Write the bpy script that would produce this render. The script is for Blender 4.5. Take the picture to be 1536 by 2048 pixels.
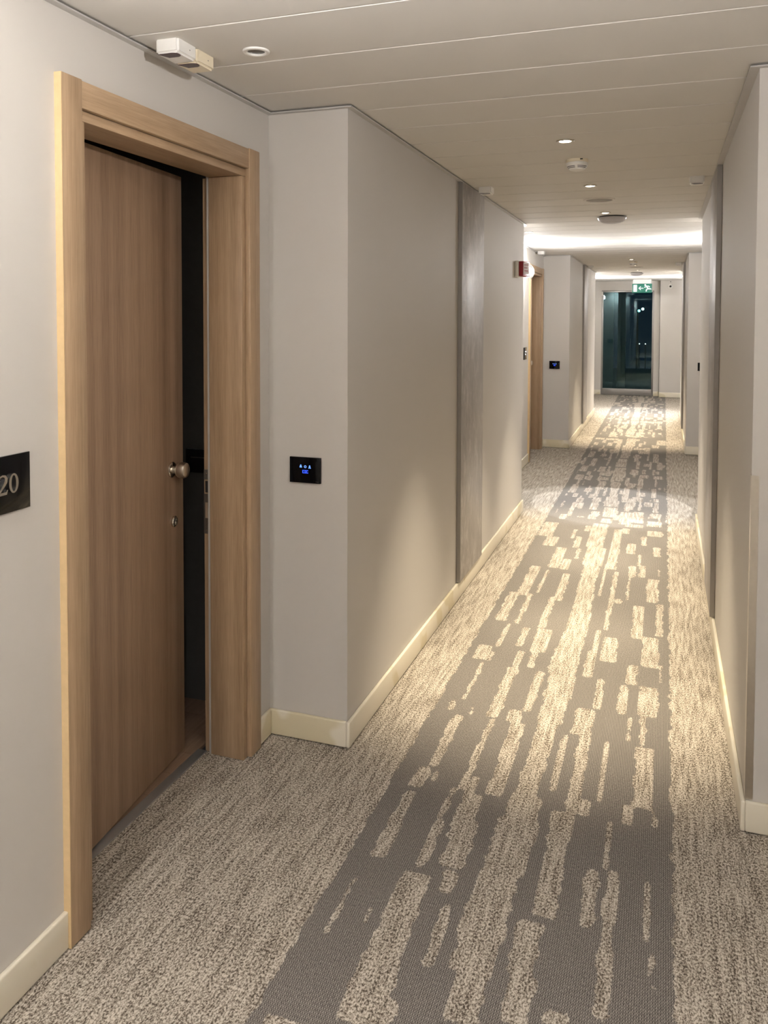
import bpy, bmesh, math, random
from mathutils import Vector, Matrix
for o in list(bpy.data.objects): bpy.data.objects.remove(o)
scn = bpy.context.scene
COL = scn.collection

# ---------------- camera ----------------
cam_d = bpy.data.cameras.new('camera'); cam = bpy.data.objects.new('camera', cam_d); COL.objects.link(cam)
YAW, PITCH, ROLL = 0.3336, -0.0372, 0.0030
cy, sy, cp, sp, cr, sr = math.cos(YAW), math.sin(YAW), math.cos(PITCH), math.sin(PITCH), math.cos(ROLL), math.sin(ROLL)
fwd = Vector((-sy*cp, cy*cp, sp)); rgt = Vector((cy, sy, 0)); up = rgt.cross(fwd)
r2 = rgt*cr + up*sr; u2 = up*cr - rgt*sr
m = Matrix((r2, u2, -fwd)).transposed().to_4x4(); m.translation = (0, 0, 1.53)
cam.matrix_world = m
cam_d.sensor_fit = 'AUTO'; cam_d.sensor_width = 36.0
cam_d.lens = 1609.29/2048*36.0
cam_d.shift_x = (768-770.2)/2048; cam_d.shift_y = (694.9-1024)/2048
cam_d.clip_start = 0.05; cam_d.clip_end = 500
scn.camera = cam

# ---------------- world, exposure ----------------
w = bpy.data.worlds.new('night'); scn.world = w; w.use_nodes = True
w.node_tree.nodes['Background'].inputs[0].default_value = (0.003, 0.006, 0.010, 1)
w.node_tree.nodes['Background'].inputs[1].default_value = 1.0
scn.view_settings.view_transform = 'Standard'; scn.view_settings.look = 'None'
scn.view_settings.gamma = 1.0; scn.view_settings.use_curve_mapping = False
scn.view_settings.exposure = 1.34

WARM = (1.0, 0.872, 0.655)
COOL = (1.0, 0.995, 1.0)
POOL = (0.93, 0.96, 1.0)
P_WARM = 205.0      # ceiling downlights of the narrow stretches
P_POOL = 66.0      # adjustable downlights of the bays
P_GLOBE = 26.0     # emission of a wall light's opal globe
P_CORNER = 62.0    # wide downlights at the bay corners
P_UP = 9.0         # upward beam of a wall light

# ---------------- helpers ----------------
def tag(o, label=None, cat=None, group=None, kind=None):
    if label: o['label'] = label
    if cat: o['category'] = cat
    if group: o['group'] = group
    if kind: o['kind'] = kind
    return o
def link(name, me, mats, parent=None):
    o = bpy.data.objects.new(name, me); COL.objects.link(o)
    for mt in (mats if isinstance(mats, (list, tuple)) else [mats]): me.materials.append(mt)
    if parent: o.parent = parent
    return o
def obj(name, bm, mat, parent=None, smooth=False):
    bmesh.ops.recalc_face_normals(bm, faces=bm.faces)
    me = bpy.data.meshes.new(name); bm.to_mesh(me); bm.free()
    if smooth:
        for p in me.polygons: p.use_smooth = True
        me.set_sharp_from_angle(angle=math.radians(35))
    return link(name, me, mat, parent)
def empty(name, loc=(0, 0, 0), rz=0.0, parent=None):
    o = bpy.data.objects.new(name, None); COL.objects.link(o); o.location = loc; o.rotation_euler = (0, 0, rz)
    o.empty_display_size = 0.05
    if parent: o.parent = parent
    return o
def add_box(bm, x0, x1, y0, y1, z0, z1, bevel=0.0, seg=2):
    vs = [bm.verts.new((x, y, z)) for x in (x0, x1) for y in (y0, y1) for z in (z0, z1)]
    q = [(0, 1, 3, 2), (4, 6, 7, 5), (0, 4, 5, 1), (2, 3, 7, 6), (0, 2, 6, 4), (1, 5, 7, 3)]
    fs = [bm.faces.new([vs[i] for i in f]) for f in q]
    if bevel:
        es = list({e for f in fs for e in f.edges})
        bmesh.ops.bevel(bm, geom=es, offset=bevel, segments=seg, affect='EDGES', profile=0.5)
    return bm
def box(name, x0, x1, y0, y1, z0, z1, mat, parent=None, bevel=0.0, seg=2):
    return obj(name, add_box(bmesh.new(), x0, x1, y0, y1, z0, z1, bevel, seg), mat, parent, smooth=bevel > 0)
def lathe(bm, prof, n=32, axis='z', center=(0, 0, 0), close=True):
    """prof: list of (r, h). axis: direction of h."""
    c = Vector(center); rings = []
    for r, h in prof:
        ring = []
        if r < 1e-6:
            p = {'z': (0, 0, h), 'x': (h, 0, 0), 'y': (0, h, 0)}[axis]
            ring = [bm.verts.new(c+Vector(p))]
        else:
            for i in range(n):
                a = 2*math.pi*i/n; u, v = r*math.cos(a), r*math.sin(a)
                p = {'z': (u, v, h), 'x': (h, u, v), 'y': (u, h, v)}[axis]
                ring.append(bm.verts.new(c+Vector(p)))
        rings.append(ring)
    for A, B in zip(rings, rings[1:]):
        for i in range(n):
            j = (i+1) % n
            if len(A) == 1 and len(B) == 1: continue
            if len(A) == 1: bm.faces.new((A[0], B[i], B[j]))
            elif len(B) == 1: bm.faces.new((A[i], A[j], B[0]))
            else: bm.faces.new((A[i], A[j], B[j], B[i]))
    return bm
def prism(bm, pts, h, M):
    """extrude 2D outline pts by h along local z; M maps local to target."""
    a = [bm.verts.new(M @ Vector((x, y, 0))) for x, y in pts]
    b = [bm.verts.new(M @ Vector((x, y, h))) for x, y in pts]
    n = len(pts)
    bm.faces.new(a); bm.faces.new(b[::-1])
    for i in range(n): bm.faces.new((a[i], a[(i+1) % n], b[(i+1) % n], b[i]))
    return bm
def copy_tree(o, parent=None):
    c = o.copy(); COL.objects.link(c)
    if parent: c.parent = parent
    for ch in list(o.children): copy_tree(ch, c)
    return c

# ---------------- materials ----------------
class NT:
    def __init__(s, name):
        s.m = bpy.data.materials.new(name); s.m.use_nodes = True; s.t = s.m.node_tree
        s.b = s.t.nodes['Principled BSDF']
    def n(s, kind, **kw):
        d = s.t.nodes.new(kind)
        for k, v in kw.items():
            if k in d.inputs: d.inputs[k].default_value = v
            else: setattr(d, k, v)
        return d
    def l(s, a, b): s.t.links.new(a, b)
    def coords(s, scale=(1, 1, 1), kind='Object'):
        tc = s.n('ShaderNodeTexCoord'); mp = s.n('ShaderNodeMapping'); mp.inputs['Scale'].default_value = scale
        s.l(tc.outputs[kind], mp.inputs['Vector']); return mp.outputs['Vector']
    def noise(s, vec, scale, detail=3.0, rough=0.5):
        d = s.n('ShaderNodeTexNoise'); d.inputs['Scale'].default_value = scale
        d.inputs['Detail'].default_value = detail; d.inputs['Roughness'].default_value = rough
        s.l(vec, d.inputs['Vector']); return d.outputs['Fac']
    def ramp(s, fac, stops, interp='LINEAR'):
        d = s.n('ShaderNodeValToRGB'); cr_ = d.color_ramp; cr_.interpolation = interp
        while len(cr_.elements) < len(stops): cr_.elements.new(0.5)
        for e, (p, c) in zip(cr_.elements, stops):
            e.position = p; e.color = (c, c, c, 1) if isinstance(c, (int, float)) else (*c, 1)
        s.l(fac, d.inputs['Fac']); return d.outputs['Color']
    def mix(s, fac, a, b, blend='MIX'):
        d = s.n('ShaderNodeMix', data_type='RGBA', blend_type=blend)
        for i, v in ((0, fac), (6, a), (7, b)):
            if hasattr(v, 'default_value') or hasattr(v, 'links'): s.l(v, d.inputs[i])
            elif isinstance(v, (int, float)): d.inputs[i].default_value = v
            else: d.inputs[i].default_value = (*v, 1)
        return d.outputs[2]
    def math(s, op, a, b=0.0):
        d = s.n('ShaderNodeMath', operation=op)
        for i, v in ((0, a), (1, b)):
            if isinstance(v, (int, float)): d.inputs[i].default_value = v
            else: s.l(v, d.inputs[i])
        return d.outputs[0]
    def bump(s, h, strength, dist=0.002):
        d = s.n('ShaderNodeBump'); d.inputs['Strength'].default_value = strength; d.inputs['Distance'].default_value = dist
        s.l(h, d.inputs['Height']); s.l(d.outputs[0], s.b.inputs['Normal'])
    def base(s, v):
        if isinstance(v, tuple): s.b.inputs['Base Color'].default_value = (*v, 1)
        else: s.l(v, s.b.inputs['Base Color'])
    def set(s, **kw):
        for k, v in kw.items(): s.b.inputs[k.replace('_', ' ')].default_value = v
        return s

def plain(name, col, rough=0.5, metal=0.0, var=0.04, nscale=30.0, bump=0.0, bscale=300.0):
    t = NT(name); v = t.coords()
    f = t.noise(v, nscale, 3)
    t.base(t.mix(f, tuple(c*(1-var) for c in col), tuple(min(1, c*(1+var)) for c in col)))
    t.set(Roughness=rough, Metallic=metal)
    if bump: t.bump(t.noise(v, bscale, 2), bump, 0.001)
    return t.m
def emit(name, col, strength, base=(0.8, 0.8, 0.8)):
    t = NT(name); t.base(base)
    t.b.inputs['Emission Color'].default_value = (*col, 1); t.b.inputs['Emission Strength'].default_value = strength
    return t.m
def wood(name, c1, c2, grain='z', rough=0.42):
    t = NT(name)
    s = {'z': (1, 1, 0.035), 'y': (1, 0.035, 1), 'x': (0.035, 1, 1)}[grain]
    v = t.coords(s)
    s2 = {'z': (1, 1, 0.008), 'y': (1, 0.008, 1), 'x': (0.008, 1, 1)}[grain]
    v2 = t.coords(s2)
    f1 = t.noise(v, 260, 4, 0.6); f2 = t.noise(v2, 22, 3, 0.55)
    a = t.math('ADD', t.math('MULTIPLY', f1, 0.55), t.math('MULTIPLY', f2, 0.75))
    t.base(t.ramp(a, [(0.42, c1), (0.92, c2)]))
    t.set(Roughness=rough); t.bump(f1, 0.12, 0.0008)
    return t.m

M = {}
t = NT('wall_paint'); v = t.coords()
t.base(t.mix(t.noise(v, 1.6, 3), (0.535, 0.503, 0.462), (0.565, 0.533, 0.492)))
t.set(Roughness=0.55); t.bump(t.noise(v, 320, 2), 0.10, 0.0006); M['wall'] = t.m
M['ceil'] = plain('ceiling_panel_paint', (0.68, 0.655, 0.615), 0.72, 0, 0.02, 2.0)
M['ceil'].node_tree.nodes['Principled BSDF'].inputs['Specular IOR Level'].default_value = 0.2
M['plenum'] = plain('ceiling_void_dark', (0.02, 0.02, 0.02), 0.9)
M['trim'] = plain('ceiling_trim_metal', (0.50, 0.48, 0.46), 0.4, 0.0, 0.05, 8)
M['white'] = plain('white_plastic', (0.80, 0.78, 0.74), 0.35)
M['cream'] = plain('aged_cream_plastic', (0.78, 0.69, 0.52), 0.35)
M['steel'] = plain('brushed_steel', (0.62, 0.58, 0.52), 0.30, 1.0, 0.06, 90)
M['chrome'] = plain('polished_nickel', (0.75, 0.70, 0.62), 0.10, 1.0)
M['dark_metal'] = plain('dark_metal', (0.16, 0.145, 0.13), 0.42, 0.7)
M['alu'] = plain('grey_aluminium', (0.33, 0.315, 0.30), 0.38, 0.6, 0.05, 12)
M['black'] = plain('black_plastic', (0.008, 0.008, 0.008), 0.35)
M['black_glass'] = plain('black_glass', (0.003, 0.003, 0.004), 0.07, 0, 0.1)
M['black_glass'].node_tree.nodes['Principled BSDF'].inputs['Specular IOR Level'].default_value = 0.22
M['lens_red'] = plain('dark_red_infrared_lens', (0.045, 0.006, 0.012), 0.12)
M['silver'] = plain('silver_digit_metal', (0.62, 0.60, 0.57), 0.24, 1.0)
M['red'] = plain('red_plastic', (0.30, 0.012, 0.022), 0.3, 0, 0.1)
M['label'] = plain('printed_label', (0.62, 0.52, 0.50), 0.5)
M['label_ink'] = plain('label_ink', (0.30, 0.06, 0.07), 0.5)
M['rubber'] = plain('grey_rubber_seal', (0.42, 0.40, 0.37), 0.6)
M['seal_dark'] = plain('dark_gap', (0.02, 0.018, 0.016), 0.8)
M['grille'] = plain('speaker_grille', (0.30, 0.285, 0.26), 0.55, 0.2)
M['lampglass_off'] = plain('unlit_lamp_glass', (0.10, 0.095, 0.085), 0.2)
M['opal_off'] = plain('opal_plastic_unlit', (0.42, 0.41, 0.43), 0.3)
M['oak_v'] = wood('oak_veneer_upright', (0.262, 0.168, 0.092), (0.50, 0.352, 0.222), 'z')
M['oak_h'] = wood('oak_veneer_level', (0.262, 0.168, 0.092), (0.50, 0.352, 0.222), 'y')
M['oak_x'] = wood('oak_veneer_reveal', (0.262, 0.168, 0.092), (0.50, 0.352, 0.222), 'z')
M['leaf'] = wood('oak_veneer_door_leaf', (0.185, 0.108, 0.062), (0.40, 0.265, 0.170), 'z')
M['pale_wood'] = plain('pale_edge_wood', (0.64, 0.46, 0.25), 0.5, 0, 0.1, 60)
M['laminate'] = wood('room_laminate', (0.17, 0.10, 0.062), (0.36, 0.235, 0.155), 'y')
M['room_wall'] = plain('room_wall_unlit_tone', (0.085, 0.08, 0.072), 0.8, 0, 0.1, 40)  # wall colour darkened to stand for the shade of the unlit room
# baseboard: cream lacquer with yellowed filler patches
t = NT('baseboard_lacquer'); v = t.coords((1, 1, 1))
f = t.noise(v, 5.5, 2, 0.4)
t.base(t.mix(t.ramp(f, [(0.55, 0.0), (0.60, 1.0)]), (0.73, 0.67, 0.545), (0.64, 0.565, 0.395)))
t.set(Roughness=0.38); t.bump(t.noise(v, 60, 3), 0.08, 0.001); M['base'] = t.m
# brushed plaster panels
t = NT('brushed_plaster_grey'); v = t.coords((1, 1, 0.5))
a = t.noise(v, 14, 5, 0.65); b = t.noise(v, 60, 4, 0.6)
f = t.math('ADD', t.math('MULTIPLY', a, 0.7), t.math('MULTIPLY', b, 0.3))
t.base(t.ramp(f, [(0.36, (0.31, 0.292, 0.282)), (0.52, (0.40, 0.378, 0.366)), (0.66, (0.56, 0.54, 0.525))]))
t.l(t.ramp(f, [(0.3, 0.36), (0.7, 0.52)]), t.b.inputs['Roughness']); t.set(Metallic=0.45); t.bump(b, 0.1, 0.001); M['plaster'] = t.m
# carpet
t = NT('carpet'); tc = t.coords((1, 1, 1))
att = t.n('ShaderNodeAttribute'); att.attribute_name = 'dark'
v1 = t.coords((1, 0.62, 1)); f1 = t.noise(v1, 215, 2, 0.6)
v2 = t.coords((1, 0.09, 1)); f2 = t.noise(v2, 75, 2, 0.5)
v3 = t.coords((1, 0.7, 1)); f3 = t.noise(v3, 560, 1, 0.5)
v4 = t.coords((1, 0.8, 1)); f4 = t.noise(v4, 120, 2, 0.6)
lf = t.math('ADD', t.math('MULTIPLY', f1, 0.74), t.math('MULTIPLY', f2, 0.26))
lf = t.math('ADD', lf, t.math('MULTIPLY', t.math('SUBTRACT', f3, 0.5), 0.30))
light = t.ramp(lf, [(0.385, (0.072, 0.056, 0.041)), (0.48, (0.275, 0.235, 0.188)), (0.60, (0.56, 0.50, 0.42))])
sep = t.n('ShaderNodeSeparateXYZ'); t.l(tc, sep.inputs[0])
wx = t.math('SINE', t.math('MULTIPLY', sep.outputs[0], 2*math.pi/0.0056))
wy = t.math('SINE', t.math('ADD', t.math('MULTIPLY', sep.outputs[1], 2*math.pi/0.0085), t.math('MULTIPLY', f1, 4.0)))
dk = t.math('ADD', t.math('ADD', t.math('MULTIPLY', wx, 0.10), t.math('MULTIPLY', t.math('MULTIPLY', wx, wy), 0.20)), t.math('ADD', t.math('MULTIPLY', f1, 0.55), 0.22))
dark = t.ramp(dk, [(0.22, (0.062, 0.054, 0.047)), (0.50, (0.160, 0.143, 0.126)), (0.80, (0.33, 0.30, 0.265))])
edge = t.math('ADD', att.outputs['Fac'], t.math('MULTIPLY', t.math('SUBTRACT', f4, 0.5), 0.95))
msk = t.ramp(edge, [(0.42, 0.0), (0.58, 1.0)])
t.base(t.mix(msk, light, dark))
t.set(Roughness=0.95); t.b.inputs['Specular IOR Level'].default_value = 0.1
hh = t.mix(msk, lf, dk); t.bump(hh, 0.5, 0.004); M['carpet'] = t.m
# tinted glass
t = NT('tinted_door_glass'); t.t.nodes.remove(t.b)
out = [n for n in t.t.nodes if n.type == 'OUTPUT_MATERIAL'][0]
tr = t.n('ShaderNodeBsdfTransparent'); tr.inputs[0].default_value = (0.62, 0.78, 0.80, 1)
gl = t.n('ShaderNodeBsdfGlossy'); gl.inputs['Roughness'].default_value = 0.0; gl.inputs[0].default_value = (0.45, 0.62, 0.66, 1)
fr = t.n('ShaderNodeFresnel'); fr.inputs[0].default_value = 1.52
mx = t.n('ShaderNodeMixShader'); t.l(fr.outputs[0], mx.inputs[0]); t.l(tr.outputs[0], mx.inputs[1]); t.l(gl.outputs[0], mx.inputs[2])
t.l(mx.outputs[0], out.inputs[0]); M['glass'] = t.m
M['lamp_warm'] = emit('lit_lamp_warm', (1, 0.93, 0.80), 22)
M['lamp_cool'] = emit('lit_lamp_cool', (1, 0.97, 0.95), 16)
M['globe'] = emit('lit_opal_globe', COOL, P_GLOBE)
M['blue'] = emit('blue_icon_light', (0.03, 0.09, 1.0), 0.75, (0.02, 0.03, 0.1))
M['blue_pale'] = emit('pale_blue_icon_light', (0.14, 0.32, 1.0), 0.65, (0.02, 0.03, 0.1))
M['exit_green'] = emit('exit_sign_green', (0.002, 0.15, 0.095), 0.10, (0.002, 0.085, 0.055))
M['exit_white'] = emit('exit_sign_white', (0.85, 0.88, 0.88), 0.12)
M['street'] = emit('street_lamp_light', (0.30, 1.0, 0.88), 3)
M['street2'] = emit('street_lamp_white_light', (0.75, 1.0, 0.95), 6)
M['city'] = emit('city_light', (1.0, 0.92, 0.80), 2.0)
M['ext_wall'] = plain('exterior_wall', (0.10, 0.13, 0.135), 0.7)
M['ext_floor'] = plain('terrace_floor', (0.08, 0.10, 0.10), 0.5, 0, 0.3, 6)
M['ext_dark'] = plain('exterior_dark', (0.03, 0.035, 0.04), 0.8)
LIGHT = [(-0.766,-0.724,2.11,2.276),(-0.78,-0.768,1.798,2.001),(-0.701,-0.689,1.86,1.922),(-0.636,-0.608,2.111,2.323),(-0.658,-0.578,1.887,2.084),(-0.658,-0.572,1.774,1.887),(-0.663,-0.559,1.673,1.774),(-0.659,-0.538,1.587,1.673),(-0.575,-0.506,2.137,2.354),(-0.549,-0.51,2.027,2.115),(-0.521,-0.493,1.781,2.0),(-0.456,-0.341,2.16,2.402),(-0.459,-0.352,2.023,2.16),(-0.465,-0.352,1.902,2.023),(-0.458,-0.359,1.793,1.902),(-0.439,-0.36,1.656,1.793),(-0.297,-0.241,2.281,2.446),(-0.299,-0.239,2.035,2.281),(-0.329,-0.267,1.834,2.01),(-0.317,-0.256,1.695,1.834),(-0.14,-0.127,2.263,2.493),(-0.183,-0.145,2.035,2.258),(-0.126,-0.094,1.771,2.264),(-0.028,-0.01,2.034,2.258),(-0.006,-0.0,1.792,2.021),(-0.231,-0.175,1.721,1.758),(-0.778,-0.711,3.501,3.606),(-0.746,-0.729,3.105,3.485),(-0.782,-0.759,3.007,3.091),(-0.689,-0.679,2.998,3.067),(-0.743,-0.705,2.6,2.984),(-0.769,-0.723,2.471,2.596),(-0.767,-0.732,2.206,2.448),(-0.711,-0.692,2.513,2.576),(-0.609,-0.583,3.472,3.662),(-0.625,-0.578,3.004,3.472),(-0.609,-0.585,2.51,2.989),(-0.585,-0.555,2.479,2.594),(-0.634,-0.616,2.23,2.502),(-0.587,-0.524,2.258,2.494),(-0.55,-0.52,3.496,3.68),(-0.501,-0.464,3.098,3.474),(-0.547,-0.494,2.989,3.092),(-0.521,-0.469,2.505,2.995),(-0.453,-0.337,3.469,3.731),(-0.441,-0.332,3.238,3.469),(-0.432,-0.343,3.031,3.238),(-0.427,-0.356,2.849,3.031),(-0.424,-0.361,2.687,2.849),(-0.432,-0.364,2.538,2.687),(-0.443,-0.343,2.412,2.538),(-0.447,-0.331,2.302,2.412),(-0.31,-0.27,3.48,3.77),(-0.241,-0.215,3.209,3.477),(-0.302,-0.232,2.984,3.193),(-0.33,-0.308,2.589,2.972),(-0.269,-0.231,2.512,2.987),(-0.23,-0.195,2.499,2.576),(-0.251,-0.179,3.674,3.796),(-0.127,-0.087,3.474,3.669),(-0.154,-0.117,3.192,3.461),(-0.072,-0.0,3.67,3.861),(0.003,0.013,3.513,3.712),(-0.075,-0.002,3.206,3.471),(-0.107,-0.095,2.996,3.182),(-0.062,-0.04,2.979,3.2),(-0.072,-0.011,2.597,2.973),(-0.18,-0.164,2.586,2.969),(-0.102,-0.067,2.493,2.595),(-0.017,0.0,2.508,2.595),(-0.307,-0.269,2.339,2.491),(-0.266,-0.238,2.352,2.503),(-0.14,-0.127,2.393,2.488),(-0.822,-0.722,5.67,6.073),(-0.752,-0.67,5.431,5.664),(-0.595,-0.571,5.664,5.919),(-0.558,-0.517,5.445,5.729),(-0.521,-0.499,5.198,5.427),(-0.52,-0.483,5.897,6.056),(-0.476,-0.366,5.49,6.138),(-0.462,-0.34,5.076,5.49),(-0.445,-0.35,4.885,5.076),(-0.442,-0.353,4.551,4.885),(-0.434,-0.341,4.259,4.551),(-0.437,-0.332,3.997,4.259),(-0.443,-0.336,3.762,3.997),(-0.448,-0.339,3.554,3.762),(-0.316,-0.258,5.043,6.02),(-0.263,-0.213,5.914,6.069),(-0.215,-0.158,5.414,5.663),(-0.128,-0.087,5.644,5.882),(-0.046,-0.001,5.41,5.628),(-0.136,-0.114,5.173,5.415),(-0.094,0.016,5.908,6.062),(-0.655,-0.589,4.953,5.416),(-0.581,-0.533,4.943,5.175),(-0.752,-0.692,4.405,4.956),(-0.653,-0.635,4.465,4.906),(-0.548,-0.503,4.385,4.874),(-0.793,-0.738,3.991,4.447),(-0.688,-0.663,3.984,4.448),(-0.57,-0.534,3.966,4.429),(-0.721,-0.7,3.674,3.967),(-0.635,-0.602,3.704,3.94),(-0.566,-0.492,3.666,3.951),(-0.796,-0.733,3.504,3.674),(-0.323,-0.308,4.532,5.143),(-0.261,-0.237,4.047,5.011),(-0.181,-0.139,4.937,5.158),(-0.121,-0.084,4.939,5.179),(-0.176,-0.162,4.524,4.967),(-0.229,-0.192,4.449,4.522),(-0.016,-0.001,4.99,5.136),(-0.072,-0.009,4.523,4.926),(-0.129,-0.077,3.977,4.444),(-0.015,0.016,4.039,4.509),(-0.249,-0.185,3.669,3.959),(-0.074,-0.007,3.679,4.024),(-0.292,-0.268,3.555,4.029),(-0.129,-0.091,3.616,3.674)]
# ---------------- dimensions ----------------
H = 2.262
AL, BL, BR, AR = -1.35, -1.044, 0.25, 0.557
Y1, Y2, Y3, Y4 = 2.613, 6.307, 9.583, 13.213
R1, R2, R3, R4 = 2.575, 6.273, 9.598, 13.154
STEP = 6.97
YB, YN = -4.3, -0.66          # back wall, start of the near bay
YE = 16.62                    # plane of the glazed door
WT = H+0.034

# ---------------- floor: carpet with woven pattern ----------------
random.seed(4)
X0, X1, NX = -0.90, 0.10, 125
YA, YZ = YB, 16.75
DY = 0.0125; NYC = int(round((YZ-YA)/DY)); DX = (X1-X0)/NX
def light_at_rows():
    rows = [bytearray([1])*NX for _ in range(NYC)]
    def edge_noise(amp, n):
        v = 0.0; out = []
        for i in range(n):
            if random.random() < 0.6: v = random.uniform(-amp, amp)
            out.append(v)
        return out
    eL = edge_noise(0.006, NYC); eR = edge_noise(0.007, NYC)
    for j in range(NYC):
        l, r = -0.832+eL[j], 0.045+eR[j]
        for i in range(NX):
            x = X0+(i+0.5)*DX
            if x < l or x > r: rows[j][i] = 0
    rects = list(LIGHT)
    for k, dy in ((1, 4.55), (2, 9.1), (3, 13.65), (-1, -4.55), (-2, -9.1)):
        for (a, b, c, d) in LIGHT:
            if k % 2: a, b = -0.787-b, -0.787-a
            s = random.uniform(-0.03, 0.03)
            rects.append((a, b, c+dy+s, d+dy+s))
            if dy > 0 and random.random() < 0.45:      # shorter, blockier weave farther on
                ym = (c+d)/2+dy; o = random.choice((-0.13, 0.13))
                rects.append((a+o, b+o, ym-0.09, ym+0.07))
    for (a, b, c, d) in rects:
        j0, j1 = max(0, int((c-YA)/DY)), min(NYC, int((d-YA)/DY))
        va = vb = 0.0
        for j in range(j0, j1):
            if random.random() < 0.6: va = random.uniform(-0.004, 0.004)
            if random.random() < 0.6: vb = random.uniform(-0.004, 0.004)
            for i in range(max(0, int((a+va-X0)/DX)), min(NX, int((b+vb-X0)/DX)+1)):
                if a+va <= X0+(i+0.5)*DX <= b+vb: rows[j][i] = 0
    return rows
rows = light_at_rows()
verts = [(X0+i*DX, YA+j*DY, 0.0) for j in range(NYC+1) for i in range(NX+1)]
faces = [(j*(NX+1)+i, j*(NX+1)+i+1, (j+1)*(NX+1)+i+1, (j+1)*(NX+1)+i) for j in range(NYC) for i in range(NX)]
vals = [float(rows[j][i]) for j in range(NYC) for i in range(NX)]
for xa, xb, ya, yb in ((-1.36, X0, YA, YZ), (X1, 0.757, YA, YZ), (-1.50, -1.36, 1.60, 2.445), (-1.505, -1.36, 1.60+STEP, 2.445+STEP)):
    n = len(verts); verts += [(xa, ya, 0), (xb, ya, 0), (xb, yb, 0), (xa, yb, 0)]; faces.append((n, n+1, n+2, n+3)); vals.append(0.0)
me = bpy.data.meshes.new('floor'); me.from_pydata(verts, [], faces)
pv = [0.0]*len(verts)
for j in range(NYC+1):
    ra, rb = rows[max(0, j-1)], rows[min(NYC-1, j)]
    for i in range(NX+1):
        p_, q_ = max(0, i-1), min(NX-1, i)
        pv[j*(NX+1)+i] = (ra[p_]+ra[q_]+rb[p_]+rb[q_])/4
at = me.attributes.new('dark', 'FLOAT', 'POINT'); at.data.foreach_set('value', pv); me.update()
floor = link('floor', me, M['carpet']); tag(floor, 'grey and beige patterned loop carpet running down the corridor', kind='structure')

# ---------------- walls ----------------
def wall(name, boxes, label):
    bm = bmesh.new()
    for b in boxes: add_box(bm, *b)
    return tag(obj(name, bm, M['wall']), label, kind='structure')
DH0, DH1, DHZ = 1.600, 2.445, 2.040
def left_bay(y0, y1, off, label):
    a, b = DH0+off, DH1+off
    return wall('wall_left', [(-1.505, AL, y0, a, 0, WT), (-1.505, AL, b, y1, 0, WT), (-1.505, AL, a, b, DHZ, WT)], label)
left_bay(YN, Y1, 0, 'greige painted wall around the open oak door')
wall('wall_left', [(-1.55, BL, Y1, Y2, 0, WT)], 'greige projecting wall with grey panel on the left')
left_bay(Y2, Y3, STEP, 'greige wall of the second bay around the closed oak door')
wall('wall_left', [(-1.55, BL, Y3, Y4, 0, WT)], 'farther greige projecting wall on the left')
wall('wall_left', [(-1.55, AL, Y4, YE+0.15, 0, WT)], 'greige wall of the last bay on the left')
wall('wall_left', [(-1.55, BL, YB, YN, 0, WT)], 'greige projecting wall behind the viewer on the left')
wall('wall_right', [(AR, 0.757, YN, R1, 0, WT)], 'greige wall of the near bay on the right')
wall('wall_right', [(BR, 0.757, R1, R2, 0, WT)], 'greige projecting wall with metal corner guard on the right')
wall('wall_right', [(AR, 0.757, R2, R3, 0, WT)], 'greige wall of the second bay on the right')
wall('wall_right', [(BR, 0.757, R3, R4, 0, WT)], 'farther greige projecting wall on the right')
wall('wall_right', [(AR, 0.757, R4, YE+0.15, 0, WT)], 'greige wall of the last bay on the right')
wall('wall_right', [(BR, 0.757, YB, YN, 0, WT)], 'greige projecting wall behind the viewer on the right')
wall('wall_back', [(-1.55, 0.757, YB-0.15, YB, 0, WT)], 'greige wall closing the corridor behind the viewer')
FX0, FX1, FZ = -1.185, -0.190, 2.075      # glazed door opening
wall('wall_far', [(AL, FX0, YE, YE+0.15, 0, WT), (FX0, FX1, YE, YE+0.15, FZ+0.003, WT), (FX1, -0.085, YE-0.01, YE+0.15, 0, WT)],
     'cream wall around the glazed door at the corridor end')
wall('wall_far', [(-0.078, AR, YE-0.17, YE+0.15, 0, WT)], 'greige end wall carrying the small dome camera')

# ---------------- ceiling: panels under a dark void ----------------
ceiling = tag(obj('ceiling', add_box(bmesh.new(), -1.55, 0.757, YB-0.15, YE+0.15, WT, WT+0.05), M['plenum']),
              'suspended ceiling of long white metal panels', kind='structure')
BAYS = ((YN, Y1), (R2, R3), (R4, YE))
def xr(y):
    return (AL+0.004, AR-0.004) if any(a < y < b for a, b in BAYS) else (BL+0.004, BR-0.004)
def slab(bm, x0, x1, y0, y1, c0, c1):
    zt = H+0.018
    pts = [(y0, zt), (y0, H+(0.007 if c0 else 0))] + ([(y0+0.0038, H)] if c0 else []) + ([(y1-0.0038, H)] if c1 else []) + [(y1, H+(0.007 if c1 else 0)), (y1, zt)]
    Mx = Matrix(((0, 0, 1, x0), (1, 0, 0, 0), (0, 1, 0, 0), (0, 0, 0, 1)))
    prism(bm, pts, x1-x0, Mx)
cuts = sorted(b for p in BAYS for b in p)
PITCH_P = 0.2985
k0 = int(math.floor((YB-1.795)/PITCH_P))
for k in range(k0, 60):
    a, b = max(YB, 1.795+k*PITCH_P+0.0011), min(YE, 1.795+(k+1)*PITCH_P-0.0011)
    if b-a < 0.02: continue
    br = [a]+[c for c in cuts if a+0.002 < c < b-0.002]+[b]
    bm = bmesh.new()
    for i in range(len(br)-1):
        xa, xb = xr((br[i]+br[i+1])/2)
        slab(bm, xa, xb, br[i], br[i+1], i == 0, i == len(br)-2)
    obj('ceiling_panel', bm, M['ceil'], ceiling)
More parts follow.
